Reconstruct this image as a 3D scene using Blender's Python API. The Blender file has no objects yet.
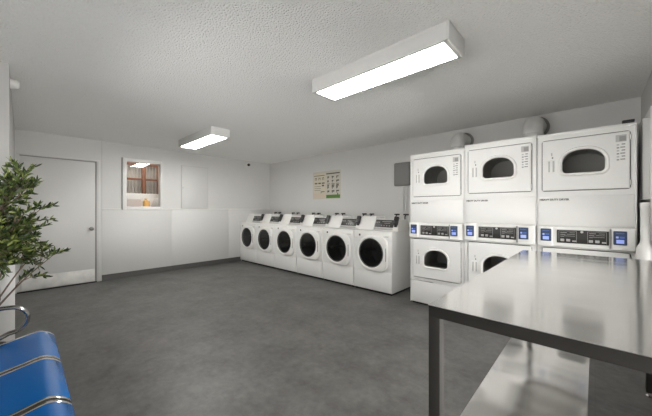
import bpy, bmesh, math, random
from mathutils import Vector, Matrix
random.seed(7)
PI = math.pi
S = bpy.context.scene
COL = S.collection

# ------------------------------------------------------------------ room sizes
YL = 6.232      # wall with the door and the window
XB = 4.474      # wall behind the machines
YR = -0.352     # wall on the right
XF = -0.78      # wall behind the bench
CZ = 2.43       # ceiling height
PX, PY = -0.068, 3.46   # corner of the boxed-out partition

# ------------------------------------------------------------------ materials
def nodes(m):
    m.use_nodes = True
    return m.node_tree.nodes, m.node_tree.links, m.node_tree.nodes['Principled BSDF']

def mat(name, col, rough=0.5, metal=0.0, spec=0.5, emit=None, strength=0.0, bump=0.0, bscale=40.0,
        var=0.0, vscale=3.0, coat=0.0, trans=0.0):
    m = bpy.data.materials.new(name)
    n, l, b = nodes(m)
    b.inputs['Base Color'].default_value = (*col, 1)
    b.inputs['Roughness'].default_value = rough
    b.inputs['Metallic'].default_value = metal
    b.inputs['Specular IOR Level'].default_value = spec
    b.inputs['Coat Weight'].default_value = coat
    b.inputs['Transmission Weight'].default_value = trans
    if emit:
        b.inputs['Emission Color'].default_value = (*emit, 1)
        b.inputs['Emission Strength'].default_value = strength
    tc = n.new('ShaderNodeTexCoord')
    if var > 0:
        t = n.new('ShaderNodeTexNoise'); t.inputs['Scale'].default_value = vscale
        t.inputs['Detail'].default_value = 5
        l.new(tc.outputs['Object'], t.inputs['Vector'])
        r = n.new('ShaderNodeValToRGB')
        r.color_ramp.elements[0].position = 0.3; r.color_ramp.elements[1].position = 0.7
        r.color_ramp.elements[0].color = (*[c * (1 - var) for c in col], 1)
        r.color_ramp.elements[1].color = (*[min(1, c * (1 + var)) for c in col], 1)
        l.new(t.outputs['Fac'], r.inputs['Fac'])
        l.new(r.outputs['Color'], b.inputs['Base Color'])
    if bump > 0:
        t = n.new('ShaderNodeTexNoise'); t.inputs['Scale'].default_value = bscale
        t.inputs['Detail'].default_value = 3
        l.new(tc.outputs['Object'], t.inputs['Vector'])
        bp = n.new('ShaderNodeBump'); bp.inputs['Strength'].default_value = bump
        bp.inputs['Distance'].default_value = 0.01
        l.new(t.outputs['Fac'], bp.inputs['Height'])
        l.new(bp.outputs['Normal'], b.inputs['Normal'])
    return m

M = {}
M['wall_white'] = mat('white wall paint', (0.61, 0.605, 0.59), 0.55, bump=0.08, bscale=60, var=0.015, vscale=1.2)
M['wall_grey'] = mat('grey wall paint', (0.66, 0.655, 0.64), 0.7, bump=0.1, bscale=60, var=0.02, vscale=1.0)
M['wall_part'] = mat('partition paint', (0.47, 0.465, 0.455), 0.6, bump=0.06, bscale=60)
M['panel_white'] = mat('white panel gloss', (0.61, 0.605, 0.59), 0.38, bump=0.04, bscale=30)
M['trim_white'] = mat('white trim gloss', (0.76, 0.75, 0.73), 0.4)
M['door_white'] = mat('white door paint', (0.60, 0.595, 0.58), 0.4, var=0.02, vscale=2)
M['jamb'] = mat('jamb shade and dark edges', (0.30, 0.295, 0.285), 0.5)  # recess shade put into the colour; also serves dark edges
M['enamel'] = mat('white enamel', (0.77, 0.765, 0.745), 0.3, coat=0.15)
M['enamel2'] = mat('white plastic', (0.78, 0.775, 0.75), 0.38)
M['seam'] = mat('dark seam', (0.16, 0.155, 0.15), 0.7)
M['black'] = mat('black plastic', (0.015, 0.015, 0.016), 0.35)
M['rubber'] = mat('black rubber', (0.02, 0.02, 0.02), 0.6)
M['panelblk'] = mat('dark display plate', (0.03, 0.029, 0.027), 0.3)
M['panelgrn'] = mat('dark olive display plate', (0.045, 0.045, 0.03), 0.3)
M['greyprint'] = mat('grey print', (0.30, 0.295, 0.285), 0.5)
M['label_grey'] = mat('pale grey print', (0.48, 0.475, 0.46), 0.5)
M['rim_grey'] = mat('grey rubber rim', (0.10, 0.098, 0.095), 0.5)
M['silver'] = mat('silver strip', (0.55, 0.545, 0.53), 0.35, metal=0.7)
M['chrome'] = mat('chrome', (0.75, 0.74, 0.72), 0.12, metal=1.0)
M['armsteel'] = mat('dark chrome', (0.42, 0.41, 0.40), 0.2, metal=1.0)
M['steelrail'] = mat('satin steel rail', (0.62, 0.60, 0.57), 0.25, metal=1.0)
M['drum'] = mat('drum steel', (0.20, 0.197, 0.192), 0.38, metal=0.6)
M['dark_in'] = mat('dryer drum', (0.50, 0.495, 0.485), 0.5, metal=0.2)
M['navy'] = mat('navy plastic', (0.03, 0.05, 0.10), 0.35)
M['screen'] = mat('lit blue screen', (0.06, 0.12, 0.38), 0.3, emit=(0.10, 0.18, 0.7), strength=0.06)
M['screen2'] = mat('lit pale screen', (0.30, 0.38, 0.75), 0.3, emit=(0.35, 0.45, 0.95), strength=0.22)
M['frame_dark'] = mat('dark grey painted steel', (0.040, 0.037, 0.034), 0.6, metal=0.0, spec=0.2)
M['base_grey'] = mat('grey vinyl base', (0.075, 0.072, 0.069), 0.45)
M['box_grey'] = mat('grey metal box', (0.22, 0.217, 0.21), 0.5, bump=0.05, bscale=40)
M['box_light'] = mat('light grey metal', (0.62, 0.615, 0.60), 0.45)
M['galv'] = mat('painted duct', (0.66, 0.655, 0.64), 0.5, var=0.04, vscale=12)
M['pvc'] = mat('white pipe', (0.74, 0.73, 0.71), 0.35)
M['brown'] = mat('brown wood frame', (0.17, 0.055, 0.018), 0.45, var=0.15, vscale=9)
M['blind'] = mat('grey blind', (0.42, 0.39, 0.36), 0.7)
M['back_wall'] = mat('cream wall', (0.66, 0.62, 0.56), 0.7)
M['amber'] = mat('amber plastic', (0.78, 0.45, 0.13), 0.4)
M['pink'] = mat('pale pink card', (0.60, 0.52, 0.48), 0.6)
M['paper'] = mat('paper', (0.74, 0.73, 0.70), 0.6)
M['poster'] = mat('poster paper', (0.60, 0.57, 0.49), 0.55)
M['cream'] = mat('poster cream tint', (0.66, 0.60, 0.49), 0.55)
M['peach'] = mat('poster peach tint', (0.66, 0.56, 0.46), 0.55)
M['green'] = mat('poster green', (0.10, 0.22, 0.045), 0.55)
M['ink'] = mat('poster ink', (0.10, 0.095, 0.085), 0.6)
M['diffuser'] = mat('lamp diffuser', (0.9, 0.9, 0.88), 0.5, emit=(1.0, 0.985, 0.955), strength=29.0)
M['lampbody'] = mat('white lamp housing', (0.68, 0.675, 0.66), 0.45)
M['bark'] = mat('bark', (0.17, 0.125, 0.09), 0.8, var=0.25, vscale=30)
M['pot'] = mat('dark planter', (0.06, 0.06, 0.06), 0.5)
M['soil'] = mat('soil', (0.05, 0.035, 0.025), 0.9, bump=0.6, bscale=60)
M['kick'] = mat('worn kick plate', (0.74, 0.73, 0.70), 0.35, var=0.14, vscale=7)

def leafmat(name, c):
    m = mat(name, c, 0.42, var=0.3, vscale=14)
    return m
M['leaf'] = leafmat('olive leaf', (0.085, 0.125, 0.026))
M['leaf2'] = leafmat('dark olive leaf', (0.020, 0.036, 0.009))
M['leaf3'] = leafmat('pale olive leaf', (0.24, 0.28, 0.08))

# popcorn ceiling
def popcorn():
    m = bpy.data.materials.new('popcorn ceiling'); n, l, b = nodes(m)
    b.inputs['Base Color'].default_value = (0.90, 0.895, 0.875, 1)
    b.inputs['Roughness'].default_value = 0.9; b.inputs['Specular IOR Level'].default_value = 0.15
    tc = n.new('ShaderNodeTexCoord')
    a = n.new('ShaderNodeTexNoise'); a.inputs['Scale'].default_value = 72; a.inputs['Detail'].default_value = 3
    a.inputs['Roughness'].default_value = 0.55
    l.new(tc.outputs['Object'], a.inputs['Vector'])
    v = n.new('ShaderNodeTexVoronoi'); v.inputs['Scale'].default_value = 78; v.feature = 'F1'
    l.new(tc.outputs['Object'], v.inputs['Vector'])
    sb = n.new('ShaderNodeMath'); sb.operation = 'MULTIPLY_ADD'; sb.inputs[1].default_value = -0.9
    l.new(v.outputs['Distance'], sb.inputs[0]); l.new(a.outputs['Fac'], sb.inputs[2])
    bp = n.new('ShaderNodeBump'); bp.inputs['Strength'].default_value = 0.9; bp.inputs['Distance'].default_value = 0.011
    l.new(sb.outputs[0], bp.inputs['Height']); l.new(bp.outputs['Normal'], b.inputs['Normal'])
    return m
M['ceiling'] = popcorn()

# vinyl floor
def vinyl():
    m = bpy.data.materials.new('grey vinyl floor'); n, l, b = nodes(m)
    tc = n.new('ShaderNodeTexCoord')
    mp = n.new('ShaderNodeMapping'); mp.inputs['Scale'].default_value = (1.25, 1.0, 1)
    l.new(tc.outputs['Object'], mp.inputs['Vector'])
    a = n.new('ShaderNodeTexNoise'); a.inputs['Scale'].default_value = 2.4; a.inputs['Detail'].default_value = 10
    a.inputs['Roughness'].default_value = 0.68
    l.new(mp.outputs['Vector'], a.inputs['Vector'])
    c = n.new('ShaderNodeTexNoise'); c.inputs['Scale'].default_value = 17; c.inputs['Detail'].default_value = 7; c.inputs['Roughness'].default_value = .65
    l.new(mp.outputs['Vector'], c.inputs['Vector'])
    mx = n.new('ShaderNodeMath'); mx.operation = 'MULTIPLY_ADD'; mx.inputs[1].default_value = 0.55; 
    l.new(c.outputs['Fac'], mx.inputs[0]); l.new(a.outputs['Fac'], mx.inputs[2])
    r = n.new('ShaderNodeValToRGB')
    r.color_ramp.elements[0].position = 0.58; r.color_ramp.elements[1].position = 0.98
    r.color_ramp.elements[0].color = (0.062, 0.060, 0.056, 1); r.color_ramp.elements[1].color = (0.142, 0.138, 0.130, 1)
    l.new(mx.outputs[0], r.inputs['Fac'])
    # faint joints between the sheets of vinyl
    br = n.new('ShaderNodeTexBrick'); br.inputs['Scale'].default_value = 1.0
    br.inputs['Color1'].default_value = (1, 1, 1, 1); br.inputs['Color2'].default_value = (0.95, 0.95, 0.95, 1)
    br.inputs['Mortar'].default_value = (0.78, 0.78, 0.78, 1); br.inputs['Mortar Size'].default_value = 0.003
    br.inputs['Brick Width'].default_value = 0.92; br.inputs['Row Height'].default_value = 0.92
    l.new(tc.outputs['Object'], br.inputs['Vector'])
    mul = n.new('ShaderNodeMix'); mul.data_type = 'RGBA'; mul.blend_type = 'MULTIPLY'; mul.inputs[0].default_value = 0.6
    l.new(r.outputs['Color'], mul.inputs[6]); l.new(br.outputs['Color'], mul.inputs[7])
    l.new(mul.outputs[2], b.inputs['Base Color'])
    b.inputs['Roughness'].default_value = 0.45
    b.inputs['Specular IOR Level'].default_value = 0.4
    bp = n.new('ShaderNodeBump'); bp.inputs['Strength'].default_value = 0.12; bp.inputs['Distance'].default_value = 0.004
    l.new(mx.outputs[0], bp.inputs['Height']); l.new(bp.outputs['Normal'], b.inputs['Normal'])
    return m
M['floor'] = vinyl()

def steel(name, col, rough, bump, wav, aniso=0.0, stretch=(1, 1, 1)):
    m = bpy.data.materials.new(name); n, l, b = nodes(m)
    b.inputs['Base Color'].default_value = (*col, 1); b.inputs['Metallic'].default_value = 1.0
    b.inputs['Roughness'].default_value = rough; b.inputs['Anisotropic'].default_value = aniso
    if aniso:      # brushed across the table
        t = n.new('ShaderNodeCombineXYZ'); t.inputs[0].default_value = 1.0; l.new(t.outputs[0], b.inputs['Tangent'])
    tc = n.new('ShaderNodeTexCoord')
    w = n.new('ShaderNodeTexNoise'); w.inputs['Scale'].default_value = wav; w.inputs['Detail'].default_value = 1
    mp = n.new('ShaderNodeMapping'); mp.inputs['Scale'].default_value = stretch; mp.inputs['Rotation'].default_value = (0, 0, .25 if stretch[0] != 1 else 0)
    l.new(tc.outputs['Object'], mp.inputs['Vector']); l.new(mp.outputs['Vector'], w.inputs['Vector'])
    # faint streaks left by wiping
    k = n.new('ShaderNodeTexNoise'); k.inputs['Scale'].default_value = 2.2; k.inputs['Detail'].default_value = 4
    mk = n.new('ShaderNodeMapping'); mk.inputs['Scale'].default_value = (6, 1.0, 1); mk.inputs['Rotation'].default_value = (0, 0, .3)
    l.new(tc.outputs['Object'], mk.inputs['Vector']); l.new(mk.outputs['Vector'], k.inputs['Vector'])
    mr = n.new('ShaderNodeMapRange'); mr.inputs[1].default_value = 0.2; mr.inputs[2].default_value = 0.8
    mr.inputs[3].default_value = rough * 0.7; mr.inputs[4].default_value = rough * 1.3
    l.new(k.outputs['Fac'], mr.inputs[0]); l.new(mr.outputs[0], b.inputs['Roughness'])
    bp = n.new('ShaderNodeBump'); bp.inputs['Strength'].default_value = bump; bp.inputs['Distance'].default_value = 0.02
    l.new(w.outputs['Fac'], bp.inputs['Height']); l.new(bp.outputs['Normal'], b.inputs['Normal'])
    return m
M['top_steel'] = steel('stainless top', (0.92, 0.91, 0.89), 0.155, 0.05, 2.6, 0.55)
M['shelf_steel'] = steel('stainless shelf', (0.74, 0.73, 0.71), 0.20, 0.55, 2.4, 0.0, (2.0, .55, 1))

def glass(name, tint=(1, 1, 1), mixd=0.0):
    m = bpy.data.materials.new(name); n, l, b = nodes(m)
    out = n['Material Output']
    t = n.new('ShaderNodeBsdfTransparent'); t.inputs['Color'].default_value = (*tint, 1)
    g = n.new('ShaderNodeBsdfGlossy'); g.inputs['Roughness'].default_value = 0.03
    f = n.new('ShaderNodeFresnel'); f.inputs['IOR'].default_value = 1.5
    mx = n.new('ShaderNodeMixShader')
    l.new(f.outputs[0], mx.inputs[0]); l.new(t.outputs[0], mx.inputs[1]); l.new(g.outputs[0], mx.inputs[2])
    l.new(mx.outputs[0], out.inputs['Surface'])
    n.remove(b)
    return m
M['glass'] = glass('window glass', (0.97, 0.97, 0.97))
M['smoke'] = glass('washer door glass', (0.34, 0.34, 0.34))
M['smoke2'] = glass('dryer door glass', (0.75, 0.75, 0.73))

def bluemat():
    m = bpy.data.materials.new('blue gloss seat'); n, l, b = nodes(m)
    b.inputs['Base Color'].default_value = (0.001, 0.125, 0.42, 1)
    b.inputs['Roughness'].default_value = 0.25; b.inputs['Specular IOR Level'].default_value = 0.35; b.inputs['Coat Weight'].default_value = 0.1
    b.inputs['Coat Roughness'].default_value = 0.1
    tc = n.new('ShaderNodeTexCoord'); a = n.new('ShaderNodeTexNoise'); a.inputs['Scale'].default_value = 9
    l.new(tc.outputs['Object'], a.inputs['Vector'])
    bp = n.new('ShaderNodeBump'); bp.inputs['Strength'].default_value = 0.06; bp.inputs['Distance'].default_value = 0.01
    l.new(a.outputs['Fac'], bp.inputs['Height']); l.new(bp.outputs['Normal'], b.inputs['Normal'])
    return m
M['blue'] = bluemat()

# ------------------------------------------------------------------ mesh builder
class MB:
    def __init__(s): s.bm = bmesh.new()
    def face(s, vs, mi=0):
        try:
            f = s.bm.faces.new(vs); f.material_index = mi; return f
        except ValueError: return None
    def poly(s, pts, mi=0):
        return s.face([s.bm.verts.new(p) for p in pts], mi)
    def box(s, lo, hi, r=0.0, seg=2, mi=0, xf=None):
        b = bmesh.new()
        bmesh.ops.create_cube(b, size=1)
        c = [(a + d) / 2 for a, d in zip(lo, hi)]; e = [abs(d - a) for a, d in zip(lo, hi)]
        for v in b.verts: v.co = Vector((c[i] + v.co[i] * e[i] for i in range(3)))
        if r > 0:
            r = min(r, min(e) * 0.49)
            bmesh.ops.bevel(b, geom=list(b.edges), offset=r, segments=seg, profile=0.5, affect='EDGES')
        s.merge(b, mi, xf)
    def merge(s, b, mi=0, xf=None):
        mp = {}
        for v in b.verts:
            co = v.co if xf is None else xf @ v.co
            mp[v] = s.bm.verts.new(co)
        for f in b.faces: s.face([mp[v] for v in f.verts], mi)
        b.free()
    def prism(s, prof, axis, a, b, mi=0, bevel=0.0, seg=2):
        """prof: list of 2D points; extruded along axis from a to b.  axis 'y': prof=(x,z); 'x': (y,z); 'z': (x,y)"""
        def P(p, t):
            return {'y': (p[0], t, p[1]), 'x': (t, p[0], p[1]), 'z': (p[0], p[1], t)}[axis]
        q = bmesh.new()
        A = [q.verts.new(P(p, a)) for p in prof]; B = [q.verts.new(P(p, b)) for p in prof]
        n = len(prof)
        q.faces.new(A); q.faces.new(B[::-1])
        for i in range(n): q.faces.new((A[i], B[i], B[(i + 1) % n], A[(i + 1) % n]))
        bmesh.ops.recalc_face_normals(q, faces=q.faces)
        if bevel > 0:
            bmesh.ops.bevel(q, geom=list(q.edges), offset=bevel, segments=seg, profile=0.5, affect='EDGES')
        s.merge(q, mi)
    def strip(s, rings, closed=True, mi=0):
        R = [[s.bm.verts.new(p) for p in r] for r in rings]
        for a, b in zip(R, R[1:]):
            n = len(a)
            for i in range(n if closed else n - 1):
                s.face((a[i], a[(i + 1) % n], b[(i + 1) % n], b[i]), mi)
        return R
    def cap(s, ring, mi=0): s.face(ring, mi)
    def tube(s, pts, r, seg=12, mi=0, caps=True):
        pts = [Vector(p) for p in pts]
        rr = r if isinstance(r, (list, tuple)) else [r] * len(pts)
        rings = []; up = None
        for i, p in enumerate(pts):
            t = (pts[min(i + 1, len(pts) - 1)] - pts[max(i - 1, 0)]).normalized()
            if up is None:
                up = Vector((0, 0, 1)) if abs(t.z) < 0.9 else Vector((1, 0, 0))
            u = (up - t * up.dot(t)).normalized(); up = u; w = t.cross(u)
            rings.append([p + (u * math.cos(k * 2 * PI / seg) + w * math.sin(k * 2 * PI / seg)) * rr[i] for k in range(seg)])
        R = s.strip(rings, True, mi)
        if caps: s.cap(R[0][::-1], mi); s.cap(R[-1], mi)
    def lathe(s, prof, axis='z', o=(0, 0, 0), seg=32, mi=0, caps=True):
        """prof: (radius, height)"""
        o = Vector(o); rings = []
        for r, h in prof:
            ring = []
            for k in range(seg):
                a = 2 * PI * k / seg; c, d = math.cos(a) * r, math.sin(a) * r
                ring.append(o + Vector({'z': (c, d, h), 'x': (h, c, d), 'y': (d, h, c)}[axis]))
            rings.append(ring)
        R = s.strip(rings, True, mi)
        if caps: s.cap(R[0][::-1], mi); s.cap(R[-1], mi)
    def build(s, name, mats, parent=None, smooth=True, weld=True):
        if weld: bmesh.ops.remove_doubles(s.bm, verts=s.bm.verts, dist=1e-5)
        bmesh.ops.recalc_face_normals(s.bm, faces=s.bm.faces)
        me = bpy.data.meshes.new(name); s.bm.to_mesh(me); s.bm.free()
        if not isinstance(mats, (list, tuple)): mats = [mats]
        for m in mats: me.materials.append(M[m])
        if smooth:
            me.polygons.foreach_set('use_smooth', [True] * len(me.polygons))
            me.set_sharp_from_angle(angle=math.radians(32))
        o = bpy.data.objects.new(name, me); COL.objects.link(o)
        if parent: o.parent = parent
        return o

def thing(name, label, cat, loc=(0, 0, 0), group=None):
    o = bpy.data.objects.new(name, None); COL.objects.link(o)
    o.location = loc; o.empty_display_size = 0.1
    return tag(o, label, cat, group)
def tag(o, label, cat, group=None):
    o['label'] = label; o['category'] = cat
    if group: o['group'] = group
    return o
def struct(o):
    o['kind'] = 'structure'; return o
def dup(root, loc, label, scale=None):
    r = root.copy(); COL.objects.link(r); r.location = loc; r['label'] = label
    if scale: r.scale = scale
    for ch in list(root.children):
        c = ch.copy(); COL.objects.link(c); c.parent = r
        for g in list(ch.children):
            d = g.copy(); COL.objects.link(d); d.parent = c
    return r
def boxobj(name, lo, hi, m, parent=None, r=0.0):
    b = MB(); b.box(lo, hi, r); return b.build(name, m, parent)

# plate with a star-shaped hole: rectangle (y0,z0,y1,z1) around hole points, at depth x
def plate_hole(b, x, rect, hole, ctr, mi=0):
    y0, z0, y1, z1 = rect; cy, cz = ctr
    angs = [math.atan2(p[1] - cz, p[0] - cy) for p in hole]
    corner = [math.atan2(q[1] - cz, q[0] - cy) for q in ((y0, z0), (y1, z0), (y1, z1), (y0, z1))]
    def outer(a):
        dx, dz = math.cos(a), math.sin(a); t = 1e9
        if dx > 1e-9: t = min(t, (y1 - cy) / dx)
        if dx < -1e-9: t = min(t, (y0 - cy) / dx)
        if dz > 1e-9: t = min(t, (z1 - cz) / dz)
        if dz < -1e-9: t = min(t, (z0 - cz) / dz)
        return (cy + dx * t, cz + dz * t)
    n = len(hole)
    O = [outer(a) for a in angs]
    hv = [b.bm.verts.new((x, *p)) for p in hole]; ov = [b.bm.verts.new((x, *p)) for p in O]
    for i in range(n):
        j = (i + 1) % n
        a0, a1 = angs[i], angs[j]
        d = (a1 - a0) % (2 * PI)
        mid = None
        for q, ca in zip(((y0, z0), (y1, z0), (y1, z1), (y0, z1)), corner):
            if 1e-6 < (ca - a0) % (2 * PI) < d - 1e-6: mid = q
        if mid:
            mv = b.bm.verts.new((x, *mid)); b.face((hv[i], ov[i], mv, ov[j], hv[j]), mi)
        else:
            b.face((hv[i], ov[i], ov[j], hv[j]), mi)

def circle(cy, cz, r, n=48): return [(cy + r * math.cos(2 * PI * k / n), cz + r * math.sin(2 * PI * k / n)) for k in range(n)]

def rrect(cy, cz, w, h, r, n=8, rt=None):
    """rounded rectangle, counter-clockwise; rt = (horizontal, vertical) radius of the top corners"""
    pts = []
    rt = rt or (r, r)
    for (sx, sz, a0, rx, rz) in ((1, 1, 0, *rt), (-1, 1, 90, *rt), (-1, -1, 180, r, r), (1, -1, 270, r, r)):
        ox, oz = cy + sx * (w / 2 - rx), cz + sz * (h / 2 - rz)
        for k in range(n + 1):
            a = math.radians(a0 + 90 * k / n); pts.append((ox + rx * math.cos(a), oz + rz * math.sin(a)))
    out = []
    for p in pts:
        if not out or (abs(p[0] - out[-1][0]) + abs(p[1] - out[-1][1])) > 1e-5: out.append(p)
    if abs(out[0][0] - out[-1][0]) + abs(out[0][1] - out[-1][1]) < 1e-5: out.pop()
    return out

# ------------------------------------------------------------------ the room
struct(boxobj('floor', (XF - .1, YR - .1, -0.05), (XB + .1, YL + .1, 0), 'floor'))
struct(boxobj('ceiling', (XF - .1, YR - .1, CZ), (XB + .1, YL + .1, CZ + .08), 'ceiling'))
struct(boxobj('wall_back', (XB, YR - .1, 0), (XB + .1, YL + .1, CZ), 'wall_grey'))
# wall_right: unseen window added to light the room, beside and behind the camera
SX0, SX1, SZ0, SZ1 = -.62, 3.45, .1, 1.15
b = MB()
for lo, hi in (((XF - .1, YR - .1, 0), (SX0, YR, CZ)), ((SX1, YR - .1, 0), (XB, YR, CZ)),
               ((SX0, YR - .1, 0), (SX1, YR, SZ0)), ((SX0, YR - .1, SZ1), (SX1, YR, CZ))):
    b.box(lo, hi)
struct(b.build('wall_right', 'wall_white', smooth=False))
w3 = bpy.data.objects.new('fill_window_3', None); COL.objects.link(w3); struct(w3)
b = MB()
for x in (SX0, .72, 2.08, SX1 - .05): b.box((x, YR - .08, SZ0), (x + .05, YR - .02, SZ1), .004)
for z in (SZ0, SZ1 - .05):
    for x0, x1 in ((SX0 + .051, .719), (.771, 2.079), (2.131, SX1 - .051)): b.box((x0, YR - .08, z), (x1, YR - .02, z + .05), .004)
struct(b.build('window_frame', 'trim_white', w3))
struct(boxobj('window_pane', (SX0 + .02, YR - .052, SZ0 + .02), (SX1 - .02, YR - .048, SZ1 - .02), 'glass', w3))
# wall_front with an unseen window over the bench, added for fill light
FY0, FY1, FZ0, FZ1 = -.25, 3.30, 1.0, 1.5
b = MB()
for lo, hi in (((XF - .1, YR, 0), (XF, FY0, CZ)), ((XF - .1, FY1, 0), (XF, PY, CZ)),
               ((XF - .1, FY0, 0), (XF, FY1, FZ0)), ((XF - .1, FY0, FZ1), (XF, FY1, CZ))):
    b.box(lo, hi)
struct(b.build('wall_front', 'wall_white', smooth=False))
w4 = bpy.data.objects.new('fill_window_4', None); COL.objects.link(w4); struct(w4)
b = MB()
for y in (FY0, .92, 2.09, FY1 - .05): b.box((XF - .08, y, FZ0), (XF - .02, y + .05, FZ1), .004)
for z in (FZ0, FZ1 - .05):
    for y0, y1 in ((FY0 + .051, .919), (.971, 2.089), (2.141, FY1 - .051)): b.box((XF - .08, y0, z), (XF - .02, y1, z + .05), .004)
struct(b.build('window_frame', 'trim_white', w4))
struct(boxobj('window_pane', (XF - .052, FY0 + .02, FZ0 + .02), (XF - .048, FY1 - .02, FZ1 - .02), 'glass', w4))
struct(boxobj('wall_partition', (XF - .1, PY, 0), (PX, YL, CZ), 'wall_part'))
# wall_left with the window opening
WX0, WX1, WZ0, WZ1 = 1.315, 1.868, 1.295, 2.118
b = MB()
for lo, hi in (((PX, YL, 0), (WX0, YL + .1, CZ)), ((WX1, YL, 0), (XB, YL + .1, CZ)),
               ((WX0, YL, 0), (WX1, YL + .1, WZ0)), ((WX0, YL, WZ1), (WX1, YL + .1, CZ))):
    b.box(lo, hi)
struct(b.build('wall_left', 'wall_white', smooth=False))
# lower wall panels with a thin rail on top
b = MB()
for x0, x1 in ((0.955, 2.075), (2.079, 3.31), (3.314, XB)):
    b.box((x0, YL - .007, .10), (x1, YL - .0005, 1.238), .002)
struct(b.build('trim_1', 'panel_white'))
b = MB(); b.box((0.955, YL - .014, 1.238), (XB, YL - .0005, 1.254), .004)
struct(b.build('trim_2', 'trim_white'))
b = MB(); b.box((PX, YL - .016, 0), (XB, YL - .0005, 0.0), 0) if False else None
b.prism([(YL - .0005, 0), (YL - .018, 0), (YL - .011, .02), (YL - .010, .102), (YL - .0005, .104)], 'x', 0.955, 3.62)
struct(b.build('baseboard_left', 'base_grey'))
# corner board and seam on the partition
struct(boxobj('trim_3', (PX - .06, PY - .010, 0), (PX + .032, PY + .05, 1.16), 'trim_white', r=.004))
# seams in the upper wall panelling
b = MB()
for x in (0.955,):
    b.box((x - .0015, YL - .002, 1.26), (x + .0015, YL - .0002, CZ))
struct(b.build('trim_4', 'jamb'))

# door in the left wall
d = bpy.data.objects.new('door_1', None); COL.objects.link(d); d.location = (0, 0, 0); struct(d)
struct(boxobj('door_panel', (-0.008, YL - .016, .018), (.862, YL - .003, 2.035), 'door_white', d, r=.003))
b = MB()
b.box((.864, YL - .012, 0), (.884, YL - .001, 2.06), .001)
b.box((-0.02, YL - .012, 2.042), (.868, YL - .001, 2.058), .001)
struct(b.build('door_stop', 'jamb', d))  # dark strips paint in the shade of the door recess
b = MB()
b.box((.884, YL - .016, 0), (.930, YL - .001, 2.062), .003)
b.box((-0.049, YL - .010, 2.06), (.93, YL - .001, 2.085), .003)
struct(b.build('door_casing', 'wall_white', d))
struct(boxobj('threshold', (-.045, YL - .035, 0), (.884, YL - .001, .014), 'black', d, r=.003))
struct(boxobj('kick_plate', (.0, YL - .0195, .022), (.855, YL - .0155, .23), 'kick', d, r=.001))
b = MB()
b.lathe([(.0, -.0155), (.032, -.0155), (.032, -.024), (.013, -.028), (.012, -.045), (.026, -.055), (.030, -.068), (.022, -.082), (.0, -.085)],
        'y', (.812, YL, .915), 24, caps=False)
struct(b.build('door_handle', 'box_grey', d))

# access hatch in the left wall
h = thing('access_hatch', 'flush white access hatch with small latch, right of the window', 'hatch', (2.257, YL, 1.256))
boxobj('hatch_frame', (0, -.008, 0), (.56, -.0005, .895), 'label_grey', h, r=.002)
boxobj('hatch_panel', (.012, -.014, .006), (.553, -.008, .885), 'door_white', h, r=.003)
boxobj('latch', (.022, -.028, .415), (.055, -.014, .450), 'silver', h, r=.004)

# window with the room behind it
w = bpy.data.objects.new('window_1', None); COL.objects.link(w); struct(w)
b = MB()
fo = .062
for lo, hi in (((WX0 - fo, YL - .024, WZ0 - fo), (WX0, YL - .001, WZ1 + fo)), ((WX1, YL - .024, WZ0 - fo), (WX1 + .03, YL - .001, WZ1 + fo)),
               ((WX0, YL - .024, WZ1), (WX1, YL - .001, WZ1 + fo)), ((WX0, YL - .024, WZ0 - fo), (WX1, YL - .001, WZ0))):
    b.box(lo, hi, .005)
struct(b.build('window_frame', 'trim_white', w))
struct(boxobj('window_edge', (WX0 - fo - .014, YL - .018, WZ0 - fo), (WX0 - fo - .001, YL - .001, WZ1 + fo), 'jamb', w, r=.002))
struct(boxobj('window_pane', (WX0, YL + .018, WZ0), (WX1, YL + .022, WZ1), 'glass', w))
# the next room, as far as the pane shows it
b = MB()
nx0, nx1, ny0, ny1, nz0, nz1 = .7, 2.9, YL + .1, YL + 1.3, 0.9, 2.6
b.box((nx0 - .05, ny0, nz0), (nx0, ny1, nz1)); b.box((nx1, ny0, nz0), (nx1 + .05, ny1, nz1))
b.box((nx0, ny0, nz1), (nx1, ny1, nz1 + .05)); b.box((nx0, ny0, nz0 - .05), (nx1, ny1, nz0)); b.box((nx0, ny1, nz0), (nx1, ny1 + .05, nz1))
struct(b.build('wall_beyond', 'back_wall', smooth=False))
struct(boxobj('trim_5', (nx0, ny0, 1.235), (nx1, ny0 + .42, 1.275), 'trim_white', r=.004))   # counter behind the pane
w2 = bpy.data.objects.new('window_2', None); COL.objects.link(w2); struct(w2)
yy = YL + .55
b = MB()
for cx, hw in ((1.40, .03), (1.735, .034), (2.005, .026), (2.30, .03)):
    b.box((cx - hw, yy, 1.2), (cx + hw, yy + .05, 2.28), .006)
b.box((1.37, yy, 2.14), (2.33, yy + .05, 2.28), .006); b.box((1.37, yy, 1.15), (2.33, yy + .05, 1.22), .006)
for x0, x1 in ((1.43, 1.70), (1.77, 1.978), (2.032, 2.27)):
    b.box((x0, yy + .008, 1.838), (x1, yy + .042, 1.876), .004)
struct(b.build('wood_frame', 'brown', w2))
b = MB()
x = 1.25
while x < 2.4:
    b.box((x, yy + .09, 1.1), (x + .048, yy + .096, 2.32), 0, xf=Matrix.Translation((x + .024, yy + .093, 0)) @ Matrix.Rotation(.5, 4, 'Z') @ Matrix.Translation((-x - .024, -yy - .093, 0)))
    x += .056
struct(b.build('blind', 'blind', w2, smooth=False))
l = bpy.data.lights.new('office_fill', 'AREA'); l.energy = 9; l.shape = 'RECTANGLE'; l.size = 1.2; l.size_y = .25; l.color = (1, .97, .92)
o = bpy.data.objects.new('office_fill', l); COL.objects.link(o); o.location = (1.7, YL + .28, 2.58); o['kind'] = 'structure'  # unseen lamp added to brighten the room behind the pane
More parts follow.
